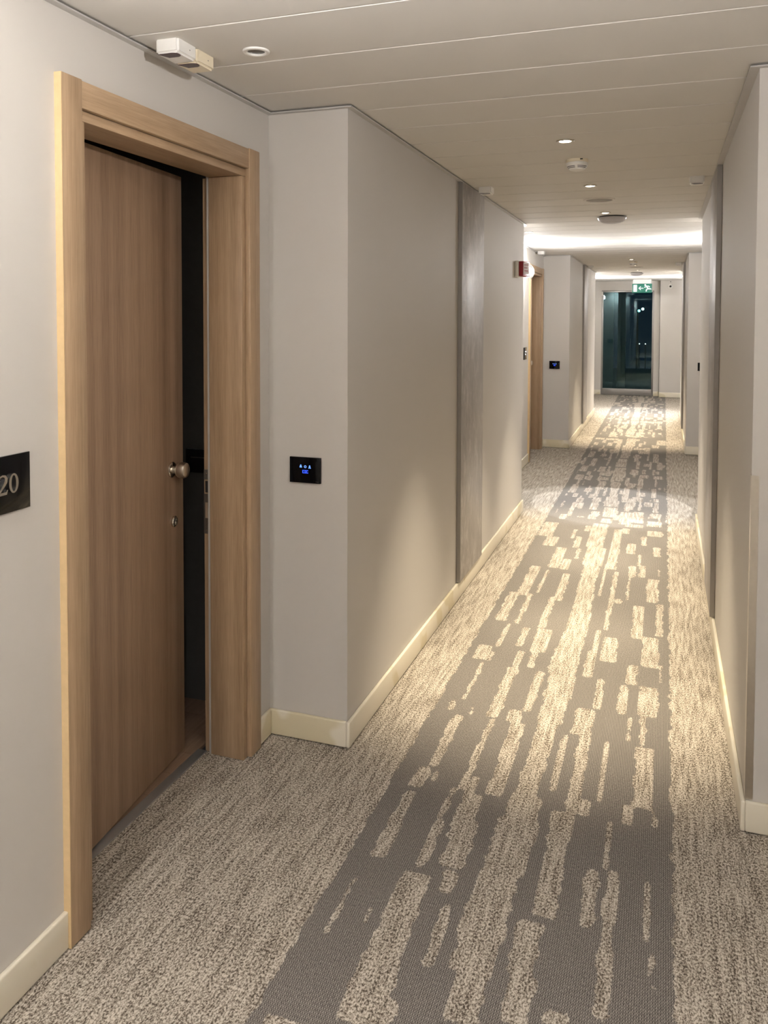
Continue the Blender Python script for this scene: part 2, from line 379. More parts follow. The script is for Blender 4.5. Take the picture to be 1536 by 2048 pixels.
# perimeter angles
tn = 0
def trim(x0, x1, y0, y1, label):
    global tn; tn += 1
    tag(box('trim_%d' % tn, x0, x1, y0, y1, H-0.0100, H-0.0060, M['trim']), label, kind='structure')
TW = 0.020
trim(AL, AL+TW, YN, Y1-TW, 'metal ceiling angle above the open oak door')
trim(AL, BL+TW, Y1-TW, Y1, 'metal ceiling angle over the near left return')
trim(BL, BL+TW, Y1, Y2, 'metal ceiling angle along the left projecting wall')
trim(BR-0.026, BR, R1-0.0, R2, 'metal ceiling angle along the right projecting wall')
trim(BR-0.026, AR, R1-TW, R1, 'metal ceiling angle over the near right return')
trim(AR-TW, AR, YN, R1-TW, 'metal ceiling angle in the near right bay')
trim(AL, AL+TW, Y2, Y3-TW, 'metal ceiling angle in the second left bay')
trim(AL, BL+TW, Y3-TW, Y3, 'metal ceiling angle over the second left return')
trim(BL, BL+TW, Y3, Y4, 'metal ceiling angle along the farther left wall')
trim(BR-TW, AR, R3-TW, R3, 'metal ceiling angle over the second right return')
trim(BR-TW, BR, R3, R4, 'metal ceiling angle along the farther right wall')
trim(AR-TW, AR, R2, R3-TW, 'metal ceiling angle in the second right bay')

# ---------------- baseboards ----------------
BT, BH, BZ = 0.014, 0.096, 0.004
def bb(side, x0, x1, y0, y1, label):
    o = box('baseboard_'+side, x0, x1, y0, y1, BZ, BH, M['base'], None, 0.0045, 3)
    return tag(o, label, kind='structure')
bb('left', AL, AL+BT, YN, 1.5375, 'cream baseboard left of the open oak door')
bb('left', AL, AL+BT, 2.5075, Y1-BT, 'short cream baseboard between oak casing and corner')
bb('left', AL+0.0005, BL, Y1-BT, Y1, 'filler-stained cream baseboard under the black touch panel')
bb('left', BL, BL+BT, Y1-BT, Y2+BT, 'long cream baseboard along the left projecting wall')
bb('left', AL, AL+BT, Y2, 1.5375+STEP, 'cream baseboard left of the closed oak door')
bb('left', AL, AL+BT, 2.5075+STEP, Y3-BT, 'short cream baseboard right of the closed oak door')
bb('left', AL, BL, Y3-BT, Y3, 'cream baseboard of the second left return')
bb('left', BL, BL+BT, Y3-BT, Y4+BT, 'cream baseboard along the farther left wall')
bb('left', AL, AL+BT, Y4, YE-BT, 'cream baseboard of the last left bay')
bb('far', AL, FX0-0.004, YE-BT, YE, 'cream baseboard left of the glazed door')
bb('far', FX1+0.004, -0.085, YE-0.01-BT, YE-0.01, 'narrow cream baseboard right of the glazed door')
bb('far', -0.080, AR, YE-0.17-BT, YE-0.17, 'cream baseboard under the dome camera')
bb('right', BR-BT, BR, R1-BT, R2+BT, 'long cream baseboard along the right projecting wall')
bb('right', BR, AR, R1-BT, R1, 'cream baseboard of the near right return')
bb('right', AR-BT, AR, YN, R1-BT, 'cream baseboard of the near right bay')
bb('right', BR, AR, R3-BT, R3, 'cream baseboard of the second right return')
bb('right', BR-BT, BR, R3-BT, R4+BT, 'cream baseboard along the farther right wall')
bb('right', AR-BT, AR, R2, R3-BT, 'cream baseboard of the second right bay')

# ---------------- oak doors ----------------
def make_door():
    d = empty('door_1', (AL, 2.0225, 0))
    tag(d, 'oak veneered door standing ajar in an oak frame', kind='structure')
    o, f = -AL, -2.0225
    def B(name, x0, x1, y0, y1, z0, z1, mat, par=d, bev=0.0012):
        return box(name, x0+o, x1+o, y0+f, y1+f, z0, z1, mat, par, bev)
    # jambs (an L section: front board and rebated rear)
    for s in (0, 1):
        bm = bmesh.new()
        mir = (lambda y: y) if s else (lambda y: 4.045-y)
        for (x0, x1, y0, y1, be) in ((-1.475, -1.346, 2.410, 2.436, 0.002), (-1.505, -1.475, 2.424, 2.436, 0)):
            ya, yb = sorted((mir(y0), mir(y1)))
            add_box(bm, x0+o, x1+o, ya+f, yb+f, 0.002, 2.0045, be)
        obj('jamb', bm, M['oak_v'], d, True)
        ya, yb = sorted((mir(2.411), mir(2.4235)))
        B('door_seal', -1.4825, -1.4755, ya, yb, 0.002, 2.004, M['rubber'], d, 0.0)
    bm = bmesh.new()
    add_box(bm, -1.475+o, -1.346+o, 1.609+f, 2.436+f, 2.005, 2.031, 0.002)
    add_box(bm, -1.505+o, -1.475+o, 1.609+f, 2.436+f, 2.019, 2.031)
    obj('head_jamb', bm, M['oak_h'], d, True)
    # casings
    for (y0, y1) in ((1.538, 1.609), (2.436, 2.507)):
        B('casing', -1.35, -1.329, y0, y1, 0.003, 2.100, M['oak_v'], d, 0.0035)
    e = B('edge_band', -1.350, -1.330, 1.5365, 1.5380, 0.004, 2.099, M['pale_wood'], d, 0.0)
    tag(e, 'pale yellow edge band on the outer side of the casing')
    B('head_casing', -1.35, -1.332, 1.6095, 2.4355, 2.0315, 2.098, M['oak_h'], d, 0.003)
    # strike plates in the far rebate
    st = B('strike_plate', -1.5055, -1.4835, 2.4222, 2.4240, 0.775, 0.915, M['dark_metal'], d, 0.0)
    B('bolt_hole', -1.5000, -1.4900, 2.4218, 2.4222, 0.830, 0.885, M['steel'], st, 0.0)
    B('screw', -1.4965, -1.4925, 2.4216, 2.4222, 0.785, 0.789, M['chrome'], st, 0.0)
    st = B('strike_plate', -1.5055, -1.4835, 2.4222, 2.4240, 0.965, 1.000, M['dark_metal'], d, 0.0)
    B('screw', -1.4965, -1.4925, 2.4216, 2.4222, 0.985, 0.989, M['chrome'], st, 0.0)
    B('latch_recess', -1.5000, -1.4850, 2.4218, 2.4240, 0.920, 0.960, M['seal_dark'], d, 0.0)
    # leaf: front face at local x=0, hinge at local y=0, opens to -x
    W, T = 0.790, 0.045
    lf = box('door_leaf', -T, 0, 0, W, 0.008, 2.012, M['leaf'], d, 0.002)
    lf.location = (-1.498+o, 1.624+f, 0)
    kd, kz = 0.706, 1.012
    obj('rosette', lathe(bmesh.new(), [(0, 0.0), (0.0265, 0.0), (0.0265, 0.004), (0.024, 0.006), (0.014, 0.007), (0, 0.007)], 32, 'x', (0, kd, kz)), M['chrome'], lf, True)
    k = obj('door_knob', lathe(bmesh.new(), [(0, 0.005), (0.0125, 0.005), (0.0115, 0.016), (0.0135, 0.021), (0.021, 0.0235), (0.0255, 0.029), (0.0275, 0.037), (0.0270, 0.048), (0.0245, 0.055), (0.019, 0.0585), (0, 0.0595)], 40, 'x', (0, kd, kz)), M['steel'], lf, True)
    tag(k, 'round brushed nickel door knob')
    obj('lock_escutcheon', lathe(bmesh.new(), [(0, 0.0), (0.019, 0.0), (0.019, 0.005), (0.016, 0.008), (0.0125, 0.007), (0.0125, 0.004), (0, 0.004)], 32, 'x', (0, kd+0.012, 0.832)), M['chrome'], lf, True)
    obj('lock_cylinder', lathe(bmesh.new(), [(0, 0.004), (0.0085, 0.004), (0.0085, 0.0065), (0, 0.0065)], 24, 'x', (0, kd+0.012, 0.835)), M['dark_metal'], lf, True)
    box('keyhole', 0.0066, 0.0075, kd+0.010, kd+0.014, 0.8280, 0.8420, M['steel'], lf)
    return d
door1 = make_door()
door2 = copy_tree(door1); door2.name = 'door_2'; door2.location.y += STEP
door2['label'] = 'closed oak door in the second bay on the left'
for d, ang in ((door1, 6.0), (door2, 0.0)):
    lf = [c for c in d.children if c.name.startswith('door_leaf')][0]
    lf.rotation_euler.z = math.radians(ang)
    if d is door2: lf.location.x += 0.014
tag(box('threshold_strip', -1.535, -1.500, 1.624, 2.4235, -0.004, 0.004, M['alu'], None, 0.001),
    'dark metal threshold strip under the open oak door', 'threshold')

# room behind the open door
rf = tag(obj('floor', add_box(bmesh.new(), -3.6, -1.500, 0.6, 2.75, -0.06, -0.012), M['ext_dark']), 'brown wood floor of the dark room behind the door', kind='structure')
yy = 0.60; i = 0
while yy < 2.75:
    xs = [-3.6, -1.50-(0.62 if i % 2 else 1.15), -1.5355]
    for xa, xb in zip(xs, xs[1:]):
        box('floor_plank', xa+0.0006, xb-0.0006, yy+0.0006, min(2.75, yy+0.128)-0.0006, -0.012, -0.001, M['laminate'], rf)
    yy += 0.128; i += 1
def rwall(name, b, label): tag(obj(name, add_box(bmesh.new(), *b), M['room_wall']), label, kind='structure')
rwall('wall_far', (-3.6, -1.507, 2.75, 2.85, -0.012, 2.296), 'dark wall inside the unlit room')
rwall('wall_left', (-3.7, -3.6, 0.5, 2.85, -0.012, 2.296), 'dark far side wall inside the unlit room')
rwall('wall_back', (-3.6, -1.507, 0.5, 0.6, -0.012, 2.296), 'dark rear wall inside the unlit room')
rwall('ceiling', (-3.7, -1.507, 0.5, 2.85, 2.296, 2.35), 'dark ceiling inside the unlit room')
ks = empty('key_card_switch', (-1.722, 2.75, 0.917)); tag(ks, 'black key card switch on the dark wall inside the room', 'switch')
box('switch_body', -0.060, 0.060, -0.016, 0, 0.0, 0.092, M['black'], ks, 0.002)
box('card_slot', -0.036, 0.036, -0.0165, -0.0155, 0.058, 0.062, M['dark_metal'], ks)

# ---------------- grey brushed panels on the projecting walls ----------------
def wall_panel(x, s, y0, y1, label):
    e = empty('decorative_panel', (x+s*0.0015, (y0+y1)/2, 0.098)); tag(e, label, 'wall panel', 'grey brushed panels on the projecting walls')
    h = (y1-y0)/2
    xa, xb = sorted((0, s*0.021))
    box('panel_face', xa, xb, -h+0.004, h, 0, H-0.0110-0.098, M['plaster'], e, 0.001)
    xa, xb = sorted((0, s*0.022))
    box('edge_profile', xa, xb, -h, -h+0.004, 0, H-0.0110-0.098, M['alu'], e, 0.0)
wall_panel(BL, 1, 4.195, 4.745, 'wide grey brushed panel on the left wall before the fire alarm')
wall_panel(BR, -1, 4.115, 4.665, 'grey brushed panel seen edge-on along the right wall')
wall_panel(BL, 1, 4.195+STEP, 4.745+STEP, 'farther grey brushed panel on the left beyond the closed door')
wall_panel(BR, -1, 4.115+STEP, 4.665+STEP, 'farther grey brushed panel on the right near the end')

# corner guard
g = bmesh.new()
prism(g, [(BR-0.0016, R1+0.020), (BR-0.0016, R1-0.0016), (BR+0.020, R1-0.0016), (BR+0.020, R1), (BR, R1), (BR, R1+0.020)], 0.972, Matrix.Translation((0, 0, BH+0.001)))
tag(obj('corner_guard', g, M['steel']), 'slim metal corner guard on the near right wall edge', 'corner guard')

# ---------------- ceiling fixtures ----------------
def spot(name, parent, loc, col, power, angle, blend, radius, target=None):
    ld = bpy.data.lights.new(name, 'SPOT'); ld.color = col; ld.energy = power
    ld.spot_size = math.radians(angle); ld.spot_blend = blend; ld.shadow_soft_size = radius
    lo = bpy.data.objects.new(name, ld); COL.objects.link(lo); lo.parent = parent; lo.location = loc
    if target: lo.rotation_euler = (Vector(target)-Vector(loc)).to_track_quat('-Z', 'Y').to_euler()
    return lo
def downlight(x, y, label, lit, r=0.037, group='recessed ceiling downlights'):
    e = empty('downlight', (x, y, H)); tag(e, label, 'downlight', group)
    obj('bezel', lathe(bmesh.new(), [(r, 0.0), (r, -0.003), (r*0.95, -0.005), (r*0.74, -0.0055), (r*0.66, -0.0035), (r*0.66, 0.0)], 36), M['white' if lit != 'warm' else 'steel'], e, True)
    obj('lamp_face', lathe(bmesh.new(), [(0, -0.0014), (r*0.40, -0.0014), (r*0.655, -0.0008)], 28), {'warm': M['lamp_warm'], 'cool': M['lamp_cool'], 'off': M['lampglass_off']}[lit], e, True)
    return e
for i, (y, lab) in enumerate(((3.41, 'lit downlight nearest the viewer, before the smoke detector'), (4.60, 'lit downlight between smoke detector and ceiling speaker'),
               (5.80, 'lit downlight between ceiling speaker and dome lamp'), (10.50, 'lit downlight just before the farther smoke detector'),
               (11.68, 'lit downlight just beyond the farther smoke detector'), (12.88, 'lit downlight beside the farther dome lamp'),
               (-3.55, 'lit downlight behind the viewer by the back wall'), (-2.37, 'lit downlight in the middle behind the viewer'), (-1.18, 'lit downlight close behind the viewer'))):
    e = downlight(-0.397, y, lab, 'warm')
    spot('downlight_lamp', e, (0, 0, -0.012), WARM, P_WARM, 52, 1.0, 0.02)
downlight(-1.072, 2.003, 'unlit downlight in front of the open oak door', 'off')
for y0, w1, w2 in ((6.90, 'second', 'second'), (6.90+STEP, 'last', 'last'), (6.90-STEP, 'near', 'near')):
    for x, sd in ((-1.10, 'left'), (0.305, 'right')):
        e = downlight(x, y0, 'cool white downlight by the %s edge of the %s bay' % (sd, w1), 'cool', 0.036, 'cool downlights of the bays')
        spot('downlight_lamp', e, (0, 0, -0.012), POOL, P_POOL, 34, 0.06, 0.008, (-0.40-x-(-0.05 if x < -0.4 else 0.05), -0.12, -H))
    for x, sd in ((-1.075, 'left'), (0.285, 'right')):
        e = downlight(x, y0-0.50, 'cool white downlight at the %s corner of the %s bay' % (sd, w1), 'cool', 0.036, 'cool downlights of the bays')
        spot('downlight_lamp', e, (0, 0, -0.012), COOL, P_CORNER*{'near': 1.05, 'second': 0.42, 'last': 1.2}[w1], 150, 1.0, 0.03)

def smoke_detector(x, y, label):
    e = empty('smoke_detector', (x, y, H)); tag(e, label, 'smoke detector', 'smoke detectors')
    obj('mounting_base', lathe(bmesh.new(), [(0.051, 0), (0.051, -0.012), (0.049, -0.014), (0, -0.014)], 40), M['cream'], e, True)
    obj('sensor_head', lathe(bmesh.new(), [(0.050, -0.0145), (0.050, -0.022), (0.046, -0.030), (0.038, -0.040), (0.032, -0.047), (0.020, -0.050), (0, -0.050)], 40), M['white'], e, True)
    for zz, rr in ((-0.033, 0.0442), (-0.0385, 0.0398)):
        for q in range(4):
            bm = bmesh.new(); a0 = math.radians(q*90+8); n = 8; ring = []
            for s in range(n+1):
                a = a0+math.radians(74)*s/n
                ring.append([bm.verts.new((r_*math.cos(a), r_*math.sin(a), z_)) for r_, z_ in ((rr+0.0008, zz+0.0012), (rr-0.0008, zz-0.0012), (rr-0.006, zz-0.0010), (rr-0.006, zz+0.0012))])
            for A, B_ in zip(ring, ring[1:]):
                for c in range(4): bm.faces.new((A[c], A[(c+1) % 4], B_[(c+1) % 4], B_[c]))
            bm.faces.new(ring[0]); bm.faces.new(ring[-1])
            obj('vent_slot', bm, M['black'], e)
    box('indicator', 0.018, 0.030, -0.0512, -0.049, -0.008, -0.003, M['black'], e)
smoke_detector(-0.392, 3.84, 'white smoke detector with dark vent slots nearest the viewer')
smoke_detector(-0.392, 10.95, 'white smoke detector in the farther stretch of corridor')

def speaker(x, y, label):
    e = empty('ceiling_speaker', (x, y, H)); tag(e, label, 'speaker', 'flush ceiling speakers')
    obj('rim', lathe(bmesh.new(), [(0.094, 0), (0.094, -0.003), (0.088, -0.006), (0.080, -0.005), (0.080, 0)], 48), M['ceil'], e, True)
    obj('grille', lathe(bmesh.new(), [(0.0795, -0.0018), (0.060, -0.0028), (0, -0.0035)], 48), M['grille'], e, True)
speaker(-0.391, 5.16, 'flat round grey ceiling speaker between two lit downlights')
speaker(-0.391, 12.10, 'flat round ceiling speaker in the farther stretch')

def dome_lamp(x, y, label):
    e = empty('dome_lamp', (x, y, H)); tag(e, label, 'ceiling lamp', 'round dome lamps')
    obj('shadow_gap_plate', lathe(bmesh.new(), [(0.088, 0), (0.088, -0.007), (0, -0.007)], 48), M['black'], e, True)  # coloured black to stand for the shadow gap above the cover
    obj('opal_cover', lathe(bmesh.new(), [(0.099, -0.0075), (0.101, -0.013), (0.094, -0.026), (0.080, -0.037), (0.058, -0.046), (0.030, -0.051), (0, -0.053)], 48), M['opal_off'], e, True)
dome_lamp(-0.366, 6.04, 'unlit round opal dome lamp at the end of the near stretch')
dome_lamp(-0.430, 13.55, 'unlit round opal dome lamp in the last bay')

def motion_sensor(x, y, rz, body, label):
    e = empty('motion_sensor', (x, y, H), rz); tag(e, label, 'motion sensor', 'ceiling motion sensors')
    bm = bmesh.new(); add_box(bm, -0.035, 0.035, -0.045, 0.045, -0.037, 0)
    es = [ed for ed in bm.edges if not all(abs(v_.co.z) < 1e-6 for v_ in ed.verts)]
    bmesh.ops.bevel(bm, geom=es, offset=0.006, segments=3, affect='EDGES')
    obj('housing', bm, M[body], e, True)
    pts = [(-0.030, -0.030), (0.010, -0.030)]+[(0.010+0.016*math.cos(a), -0.014+0.016*math.sin(a)) for a in [math.radians(q) for q in range(-80, 81, 20)]]+[(0.010, 0.002), (-0.016, 0.002)]
    obj('infrared_lens', prism(bmesh.new(), pts, 0.0012, Matrix.Translation((0.002, -0.012, -0.0382))), M['lens_red'], e)
    box('screw', 0.0348, 0.0354, 0.010, 0.013, -0.018, -0.015, M['dark_metal'], e)
motion_sensor(-1.250, 1.885, 0, 'white', 'white motion sensor over the open door, nearer of the pair')
motion_sensor(-1.250, 1.977, 0, 'cream', 'yellowed motion sensor over the open door, farther of the pair')
motion_sensor(-0.958, 4.50, 0, 'white', 'white motion sensor above the left grey panel')
motion_sensor(0.150, 4.50, 0, 'white', 'white motion sensor above the right grey panel')
motion_sensor(-1.290, 8.97, 0, 'white', 'white motion sensor above the closed oak door')
motion_sensor(-0.985, 11.62, 0, 'white', 'small far motion sensor above the farther left panel')
motion_sensor(0.165, 11.30, 0, 'white', 'small far motion sensor above the farther right panel')

# ---------------- wall lights of the bays ----------------
def wall_light(x, s, y, label):
    """s: +1 on the left wall, -1 on the right wall"""
    e = empty('wall_light', (x, y, 1.985)); tag(e, label, 'wall light', 'opal globe wall lights of the bays')
    obj('back_plate', lathe(bmesh.new(), [(0, 0), (0.070, 0), (0.070, s*0.010), (0.062, s*0.014), (0, s*0.014)], 40, 'x'), M['white'], e, True)
    obj('opal_globe', lathe(bmesh.new(), [(0.054*math.sin(math.pi*k/16), -0.054*math.cos(math.pi*k/16)) for k in range(17)], 32, 'z', (s*0.066, 0, 0)), M['globe'], e, True)
    bm = bmesh.new(); n = 18; rr = []
    for k in range(n+1):
        a = math.radians(-58+166*k/n)
        rr.append([bm.verts.new((s*(0.050+r_*math.cos(a)), y_, r_*math.sin(a))) for r_, y_ in ((0.078, -0.030), (0.081, -0.030), (0.081, 0.030), (0.078, 0.030))])
    for A, B_ in zip(rr, rr[1:]):
        for c in range(4): bm.faces.new((A[c], A[(c+1) % 4], B_[(c+1) % 4], B_[c]))
    bm.faces.new(rr[0]); bm.faces.new(rr[-1])
    obj('curved_visor', bm, M['white'], e, True)
    ld = bpy.data.lights.new('wall_light_beam', 'AREA'); ld.shape = 'RECTANGLE'; ld.size = 0.10; ld.size_y = 0.05; ld.energy = P_UP; ld.color = COOL
    ld.spread = math.radians(170)
    lo = bpy.data.objects.new('wall_light_beam', ld); COL.objects.link(lo); lo.parent = e; lo.location = (s*0.085, 0, 0.088)
    lo.rotation_euler = Vector((s*1.15, 0, 1)).to_track_quat('-Z', 'Y').to_euler()
wall_light(AL, 1, 8.00, 'lit round wall light glowing beside the red fire alarm')
wall_light(AR, -1, 8.00, 'lit round wall light in the second bay on the right')
wall_light(AL, 1, 0.80, 'lit round wall light left of the open oak door')
wall_light(AR, -1, 0.80, 'lit round wall light in the near bay on the right')
wall_light(AL, 1, 14.97, 'lit round wall light in the last bay on the left')
wall_light(AR, -1, 14.97, 'lit round wall light in the last bay on the right')

# ---------------- fire alarm ----------------
fa = empty('fire_alarm', (BL, 5.985, 1.832)); tag(fa, 'red and white fire alarm sounder on the left wall corner', 'fire alarm')
box('mounting_box', 0, 0.030, -0.075, 0.095, 0, 0.118, M['white'], fa, 0.006, 3)
bm = bmesh.new()
plan = [(0.031, -0.071), (0.060, -0.071), (0.094, 0.010), (0.094, 0.060), (0.060, 0.091), (0.031, 0.091)]
prism(bm, plan, 0.110, Matrix.Translation((0, 0, 0.004)))
bmesh.ops.bevel(bm, geom=list(bm.edges), offset=0.003, segments=2, affect='EDGES')
rc = obj('red_cover', bm, M['red'], fa, True)
u_ = Vector((0.034, 0.081, 0)).normalized(); n_ = Vector((u_.y, -u_.x, 0))
Ms = Matrix((u_, (0, 0, 1), n_)).transposed().to_4x4(); Ms.translation = Vector((0.060, -0.071, 0.004))+n_*0.0002
def on_face(name, a0, a1, z0, z1, off, mat):
    M2 = Ms.copy(); M2.translation = Ms.translation+n_*off
    obj(name, prism(bmesh.new(), [(a0, z0), (a1, z0), (a1, z1), (a0, z1)], 0.0006, M2), mat, rc)
on_face('instruction_label', 0.008, 0.082, 0.018, 0.100, 0.0, M['label'])
for q, (a0, a1) in enumerate(((0.020, 0.070), (0.016, 0.060), (0.022, 0.072))):
    on_face('label_line', a0, a1, 0.080-q*0.022, 0.088-q*0.022, 0.0007, M['label_ink'])

# ---------------- touch panels ----------------
def touch_panel(x, y, z, facing, label):
    e = empty('touch_panel', (x, y, z), 0 if facing < 0 else math.pi); tag(e, label, 'touch panel', 'black touch panels with blue icons')
    box('glass_plate', -0.0605, 0.0605, -0.0115, -0.003, -0.046, 0.046, M['black_glass'], e, 0.0012)
    box('rear_frame', -0.057, 0.057, -0.003, 0, -0.045, 0.042, M['dark_metal'], e)
    Mi = lambda cx, cz: Matrix(((1, 0, 0, cx), (0, 0, -1, -0.0115), (0, 1, 0, cz), (0, 0, 0, 1)))
    k = 0.0040
    bell = [(-1.1, -1.2), (1.1, -1.2), (1.1, -0.2), (0.75, 0.1), (0.6, 0.9), (0.3, 1.5), (-0.3, 1.5), (-0.6, 0.9), (-0.75, 0.1), (-1.1, -0.2)]
    obj('bell_icon', prism(bmesh.new(), [(u*k, v_*k) for u, v_ in bell], 0.0003, Mi(-0.0165, 0.0135)), M['blue_pale'], e)
    bm = bmesh.new(); n = 12
    for q in range(n):
        a0, a1 = 2*math.pi*q/n, 2*math.pi*(q+1)/n
        prism(bm, [(r_*math.cos(a_), r_*math.sin(a_)) for r_, a_ in ((0.0048, a0), (0.0048, a1), (0.0026, a1), (0.0026, a0))], 0.0003, Mi(0.0008, 0.0125))
    obj('ring_icon', bm, M['blue_pale'], e)
    maid = [(-1.2, -1.5), (-0.5, -1.5), (0, -0.6), (0.5, -1.5), (1.2, -1.5), (0.6, 0.2), (0.65, 0.8), (0.3, 1.4), (-0.3, 1.4), (-0.65, 0.8), (-0.6, 0.2)]
    obj('figure_icon', prism(bmesh.new(), [(u*k, v_*k) for u, v_ in maid], 0.0003, Mi(0.0180, 0.0125)), M['blue_pale'], e)
    bm = bmesh.new()
    for (ua, ub, wa, wb) in ((-0.011, 0.011, 0.0042, 0.0056), (-0.011, 0.011, -0.0056, -0.0042), (-0.011, -0.008, -0.0056, 0.0056), (-0.003, -0.0012, -0.003, 0.003), (-0.003, 0.004, 0.0016, 0.003), (-0.003, 0.004, -0.003, -0.0016), (0.004, 0.0058, -0.003, 0.003), (0.0085, 0.0105, 0.002, 0.0056), (0.0085, 0.0105, -0.0056, -0.002)):
        prism(bm, [(ua, wa), (ub, wa), (ub, wb), (ua, wb)], 0.0003, Mi(0.0010, -0.0055))
    obj('room_icon', bm, M['blue'], e)
    box('corner_mark', 0.042, 0.053, -0.0118, -0.0115, -0.0410, -0.0390, M['dark_metal'], e)
touch_panel(-1.2025, Y1, 0.985, -1, 'black touch panel with blue icons right of the open oak door')
touch_panel(-1.210, Y3, 0.980, -1, 'black touch panel with blue icons right of the closed oak door')
touch_panel(0.420, R3, 0.992, -1, 'black touch panel half hidden behind the right wall')
touch_panel(-1.225, Y4, 0.980, 1, 'black touch panel mirrored in the glazed end door')

# ---------------- door number plates ----------------
def digit_zero():
    n = 40
    o_ = [(0.0135*math.cos(2*math.pi*q/n), 0.0215*math.sin(2*math.pi*q/n)) for q in range(n)]
    i_ = [(0.0066*math.cos(2*math.pi*q/n), 0.0175*math.sin(2*math.pi*q/n)) for q in range(n)]
    return o_, i_
def ribbon(path):
    L, R = [], []
    for k, (x, y, w_) in enumerate(path):
        x0, y0 = path[max(0, k-1)][:2]; x1, y1 = path[min(len(path)-1, k+1)][:2]
        d = Vector((x1-x0, y1-y0)).normalized(); nrm = Vector((-d.y, d.x))
        L.append((x+nrm.x*w_/2, y+nrm.y*w_/2)); R.append((x-nrm.x*w_/2, y-nrm.y*w_/2))
    return L, R
def number_plate(y1, label):
    """plate on the left bay wall whose right edge is at y1"""
    yc = y1-0.062
    e = empty('number_plate', (AL, yc, 1.103)); tag(e, label, 'number plate', 'black room number plates')
    box('glass_plate', 0.004, 0.010, -0.104, 0.062, 0, 0.125, M['black_glass'], e, 0.0008)
    box('backing_plate', 0, 0.004, -0.102, 0.0635, 0.001, 0.124, M['alu'], e)
    Md = lambda cy_: Matrix(((0, 0, 1, 0.010), (1, 0, 0, cy_), (0, 1, 0, 0.0640), (0, 0, 0, 1)))
    o_, i_ = digit_zero(); bm = bmesh.new(); n = len(o_); Mx = Md(0.0080)
    for q in range(n):
        j = (q+1) % n
        prism(bm, [o_[q], o_[j], i_[j], i_[q]], 0.006, Mx)
    bmesh.ops.remove_doubles(bm, verts=bm.verts, dist=1e-6)
    inner = [f_ for f_ in bm.faces if len({tuple(round(c, 6) for c in v_.co) for v_ in f_.verts}) < 3]
    obj('digit_zero', bm, M['silver'], e)
    path = [(-0.0115, 0.0110, 0.0055), (-0.0125, 0.0155, 0.0040), (-0.0085, 0.0215, 0.0035), (-0.0020, 0.0235, 0.0035), (0.0050, 0.0215, 0.0050), (0.0085, 0.0150, 0.0070), (0.0070, 0.0070, 0.0072), (0.0010, -0.0020, 0.0055), (-0.0060, -0.0110, 0.0042), (-0.0110, -0.0180, 0.0036), (-0.0125, -0.0215, 0.0030)]
    path = [(x_, y_*0.875, w_*1.12) for x_, y_, w_ in path]; L, R = ribbon(path); bm = bmesh.new(); Mx = Md(-0.0215)
    for q in range(len(L)-1): prism(bm, [L[q], L[q+1], R[q+1], R[q]], 0.006, Mx)
    prism(bm, [(-0.0135, -0.0215), (0.0095, -0.0215), (0.0125, -0.0115), (0.0105, -0.0115), (0.0080, -0.0155), (-0.0135, -0.0155)], 0.006, Mx)
    obj('digit_two', bm, M['silver'], e)
number_plate(1.435, 'black number plate ending in 20 left of the open oak door')
number_plate(8.350, 'small far number plate left of the closed oak door')

# ---------------- end of the corridor: glazed door ----------------
d3 = empty('door_3', ((FX0+FX1)/2, YE, 0)); tag(d3, 'dark glazed metal door at the end of the corridor', kind='structure')
hw = (FX1-FX0)/2
for s in (-1, 1):
    xa, xb = sorted((s*hw, s*(hw-0.034)))
    box('stile', xa, xb, 0.005, 0.055, 0.004, FZ, M['alu'], d3, 0.002)
box('bottom_rail', -hw+0.034, hw-0.034, 0.005, 0.055, 0.004, 0.130, M['alu'], d3, 0.002)
box('top_rail', -hw+0.034, hw-0.034, 0.005, 0.055, FZ-0.030, FZ, M['alu'], d3, 0.002)
box('glass_pane', -hw+0.030, hw-0.030, 0.027, 0.033, 0.125, FZ-0.025, M['glass'], d3)
box('hinge', -hw+0.002, -hw+0.020, -0.003, 0.005, 1.98, 2.06, M['white'], d3, 0.002)

# exit sign hung from the ceiling
ex = empty('exit_sign', (-0.405, 16.0, 2.012)); tag(ex, 'green running man exit sign hanging before the glazed door', 'exit sign')
box('sign_box', -0.178, 0.178, 0, 0.045, 0, 0.172, M['exit_green'], ex, 0.003)
box('mounting_bar', -0.165, 0.165, 0.010, 0.035, 0.172, H-2.012, M['trim'], ex)
Me = Matrix(((1, 0, 0, 0), (0, 0, -1, 0.0), (0, 1, 0, 0), (0, 0, 0, 1)))
def pic(name, polys):
    bm = bmesh.new()
    for p in polys: prism(bm, p, 0.001, Me)
    obj(name, bm, M['exit_white'], ex)
pic('door_symbol', [[(-0.155, 0.022), (-0.092, 0.022), (-0.092, 0.150), (-0.155, 0.150)]])
pic('arrow_symbol', [[(-0.066, 0.086), (-0.030, 0.120), (-0.018, 0.120), (-0.042, 0.092), (0.026, 0.092), (0.026, 0.080), (-0.042, 0.080), (-0.018, 0.052), (-0.030, 0.052)]])
head = [(0.057+0.016*math.cos(2*math.pi*q/14), 0.146+0.016*math.sin(2*math.pi*q/14)) for q in range(14)]
pic('running_man_symbol', [head,
    [(0.062, 0.128), (0.084, 0.134), (0.120, 0.082), (0.098, 0.070)],
    [(0.098, 0.070), (0.120, 0.082), (0.152, 0.082), (0.168, 0.070), (0.160, 0.060), (0.146, 0.066), (0.118, 0.064)],
    [(0.098, 0.072), (0.116, 0.068), (0.090, 0.058), (0.082, 0.024), (0.066, 0.026), (0.074, 0.068)],
    [(0.064, 0.128), (0.074, 0.122), (0.056, 0.094), (0.038, 0.104), (0.044, 0.114), (0.054, 0.110)],
    [(0.082, 0.132), (0.086, 0.120), (0.118, 0.116), (0.132, 0.098), (0.142, 0.106), (0.124, 0.130)]])

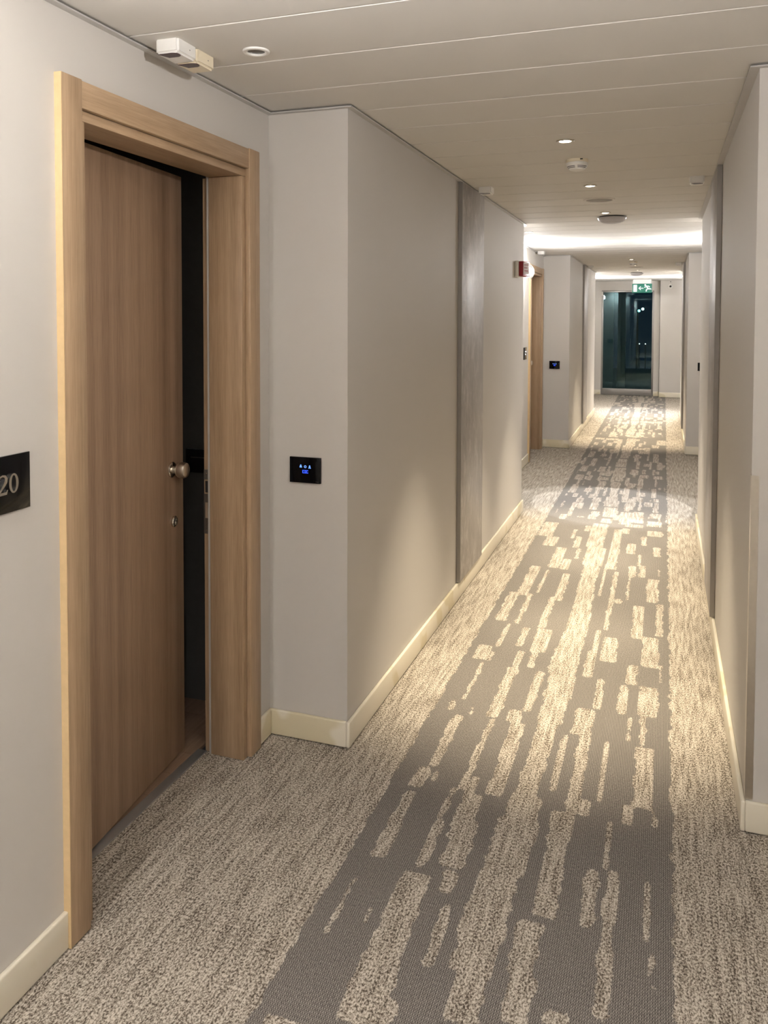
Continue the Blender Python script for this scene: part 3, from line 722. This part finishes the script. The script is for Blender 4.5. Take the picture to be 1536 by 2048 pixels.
# dome camera on the end wall
dc = empty('security_camera', (0.104, YE-0.17, 2.143)); tag(dc, 'small white dome camera on the end wall', 'security camera')
obj('mounting_ring', lathe(bmesh.new(), [(0, 0), (0.046, 0), (0.046, -0.012), (0.040, -0.018), (0, -0.018)], 32, 'y'), M['white'], dc, True)
obj('camera_ball', lathe(bmesh.new(), [(0.036, -0.016), (0.036, -0.030), (0.031, -0.044), (0.022, -0.052), (0.019, -0.052)], 32, 'y'), M['white'], dc, True)
obj('camera_lens', lathe(bmesh.new(), [(0.0192, -0.050), (0.0175, -0.054), (0.010, -0.057), (0, -0.058)], 24, 'y'), M['black_glass'], dc, True)
box('cable_outlet', -0.006, 0.010, -0.010, 0, 0.082, 0.098, M['black'], dc, 0.002)

# ---------------- outside, seen through the glazed door ----------------
tag(obj('terrace_slab', add_box(bmesh.new(), -4.0, 3.0, YE+0.15, 26.0, -0.20, -0.02), M['ext_floor']), 'dim terrace paving outside the glazed door', kind='structure')
tag(obj('terrace_wall', add_box(bmesh.new(), -2.6, -1.02, YE+1.2, YE+1.4, -0.02, 3.2), M['ext_wall']), 'dim grey wall on the left of the terrace', kind='structure')
tag(obj('terrace_column', add_box(bmesh.new(), -0.98, -0.80, YE+2.0, YE+2.2, -0.02, 3.2, 0.01), M['ext_wall']), 'grey terrace column seen through the glazed door', 'column')
sl = empty('street_lamp', (-1.02, 34.0, -3.2)); tag(sl, 'street lamp with two greenish lights beyond the glazed door', 'street lamp')
obj('pole', lathe(bmesh.new(), [(0.06, 0), (0.04, 5.0), (0.03, 5.1), (0, 5.1)], 12), M['ext_dark'], sl, True)
obj('lamp_head', lathe(bmesh.new(), [(0.050*math.sin(math.pi*k/10), -0.050*math.cos(math.pi*k/10)) for k in range(11)], 16, 'z', (0.06, -0.06, 5.03)), M['street'], sl, True)
obj('lamp_head', lathe(bmesh.new(), [(0.050*math.sin(math.pi*k/10), -0.050*math.cos(math.pi*k/10)) for k in range(11)], 16, 'z', (0.20, -0.06, 5.10)), M['street2'], sl, True)
tag(obj('street_ground', add_box(bmesh.new(), -14, 14, 26.0, 60.0, -3.4, -3.2), M['ext_dark']), 'dark street level below the terrace', kind='structure')
for (x, z, lab) in ((-1.73, 0.60, 'tiny distant lamp highest and left of the terrace column'), (-2.10, -0.18, 'tiny distant lamp lowest on the left beyond the glass'),
                    (-0.93, 0.50, 'tiny distant lamp under the street lamp, left one'), (-0.70, 0.50, 'tiny distant lamp under the street lamp, right one'),
                    (-0.55, -1.37, 'tiny distant lamp low right beyond the glass')):
    e = empty('distant_lamp', (x, 34.0, -3.2)); tag(e, lab, 'street lamp', 'distant street lamps')
    hz = z+3.2
    obj('pole', lathe(bmesh.new(), [(0.03, 0), (0.02, hz-0.02), (0, hz-0.02)], 8), M['ext_dark'], e, True)
    obj('lamp_head', lathe(bmesh.new(), [(0.022*math.sin(math.pi*k/6), -0.022*math.cos(math.pi*k/6)) for k in range(7)], 10, 'z', (0, 0, hz)), M['city'], e, True)
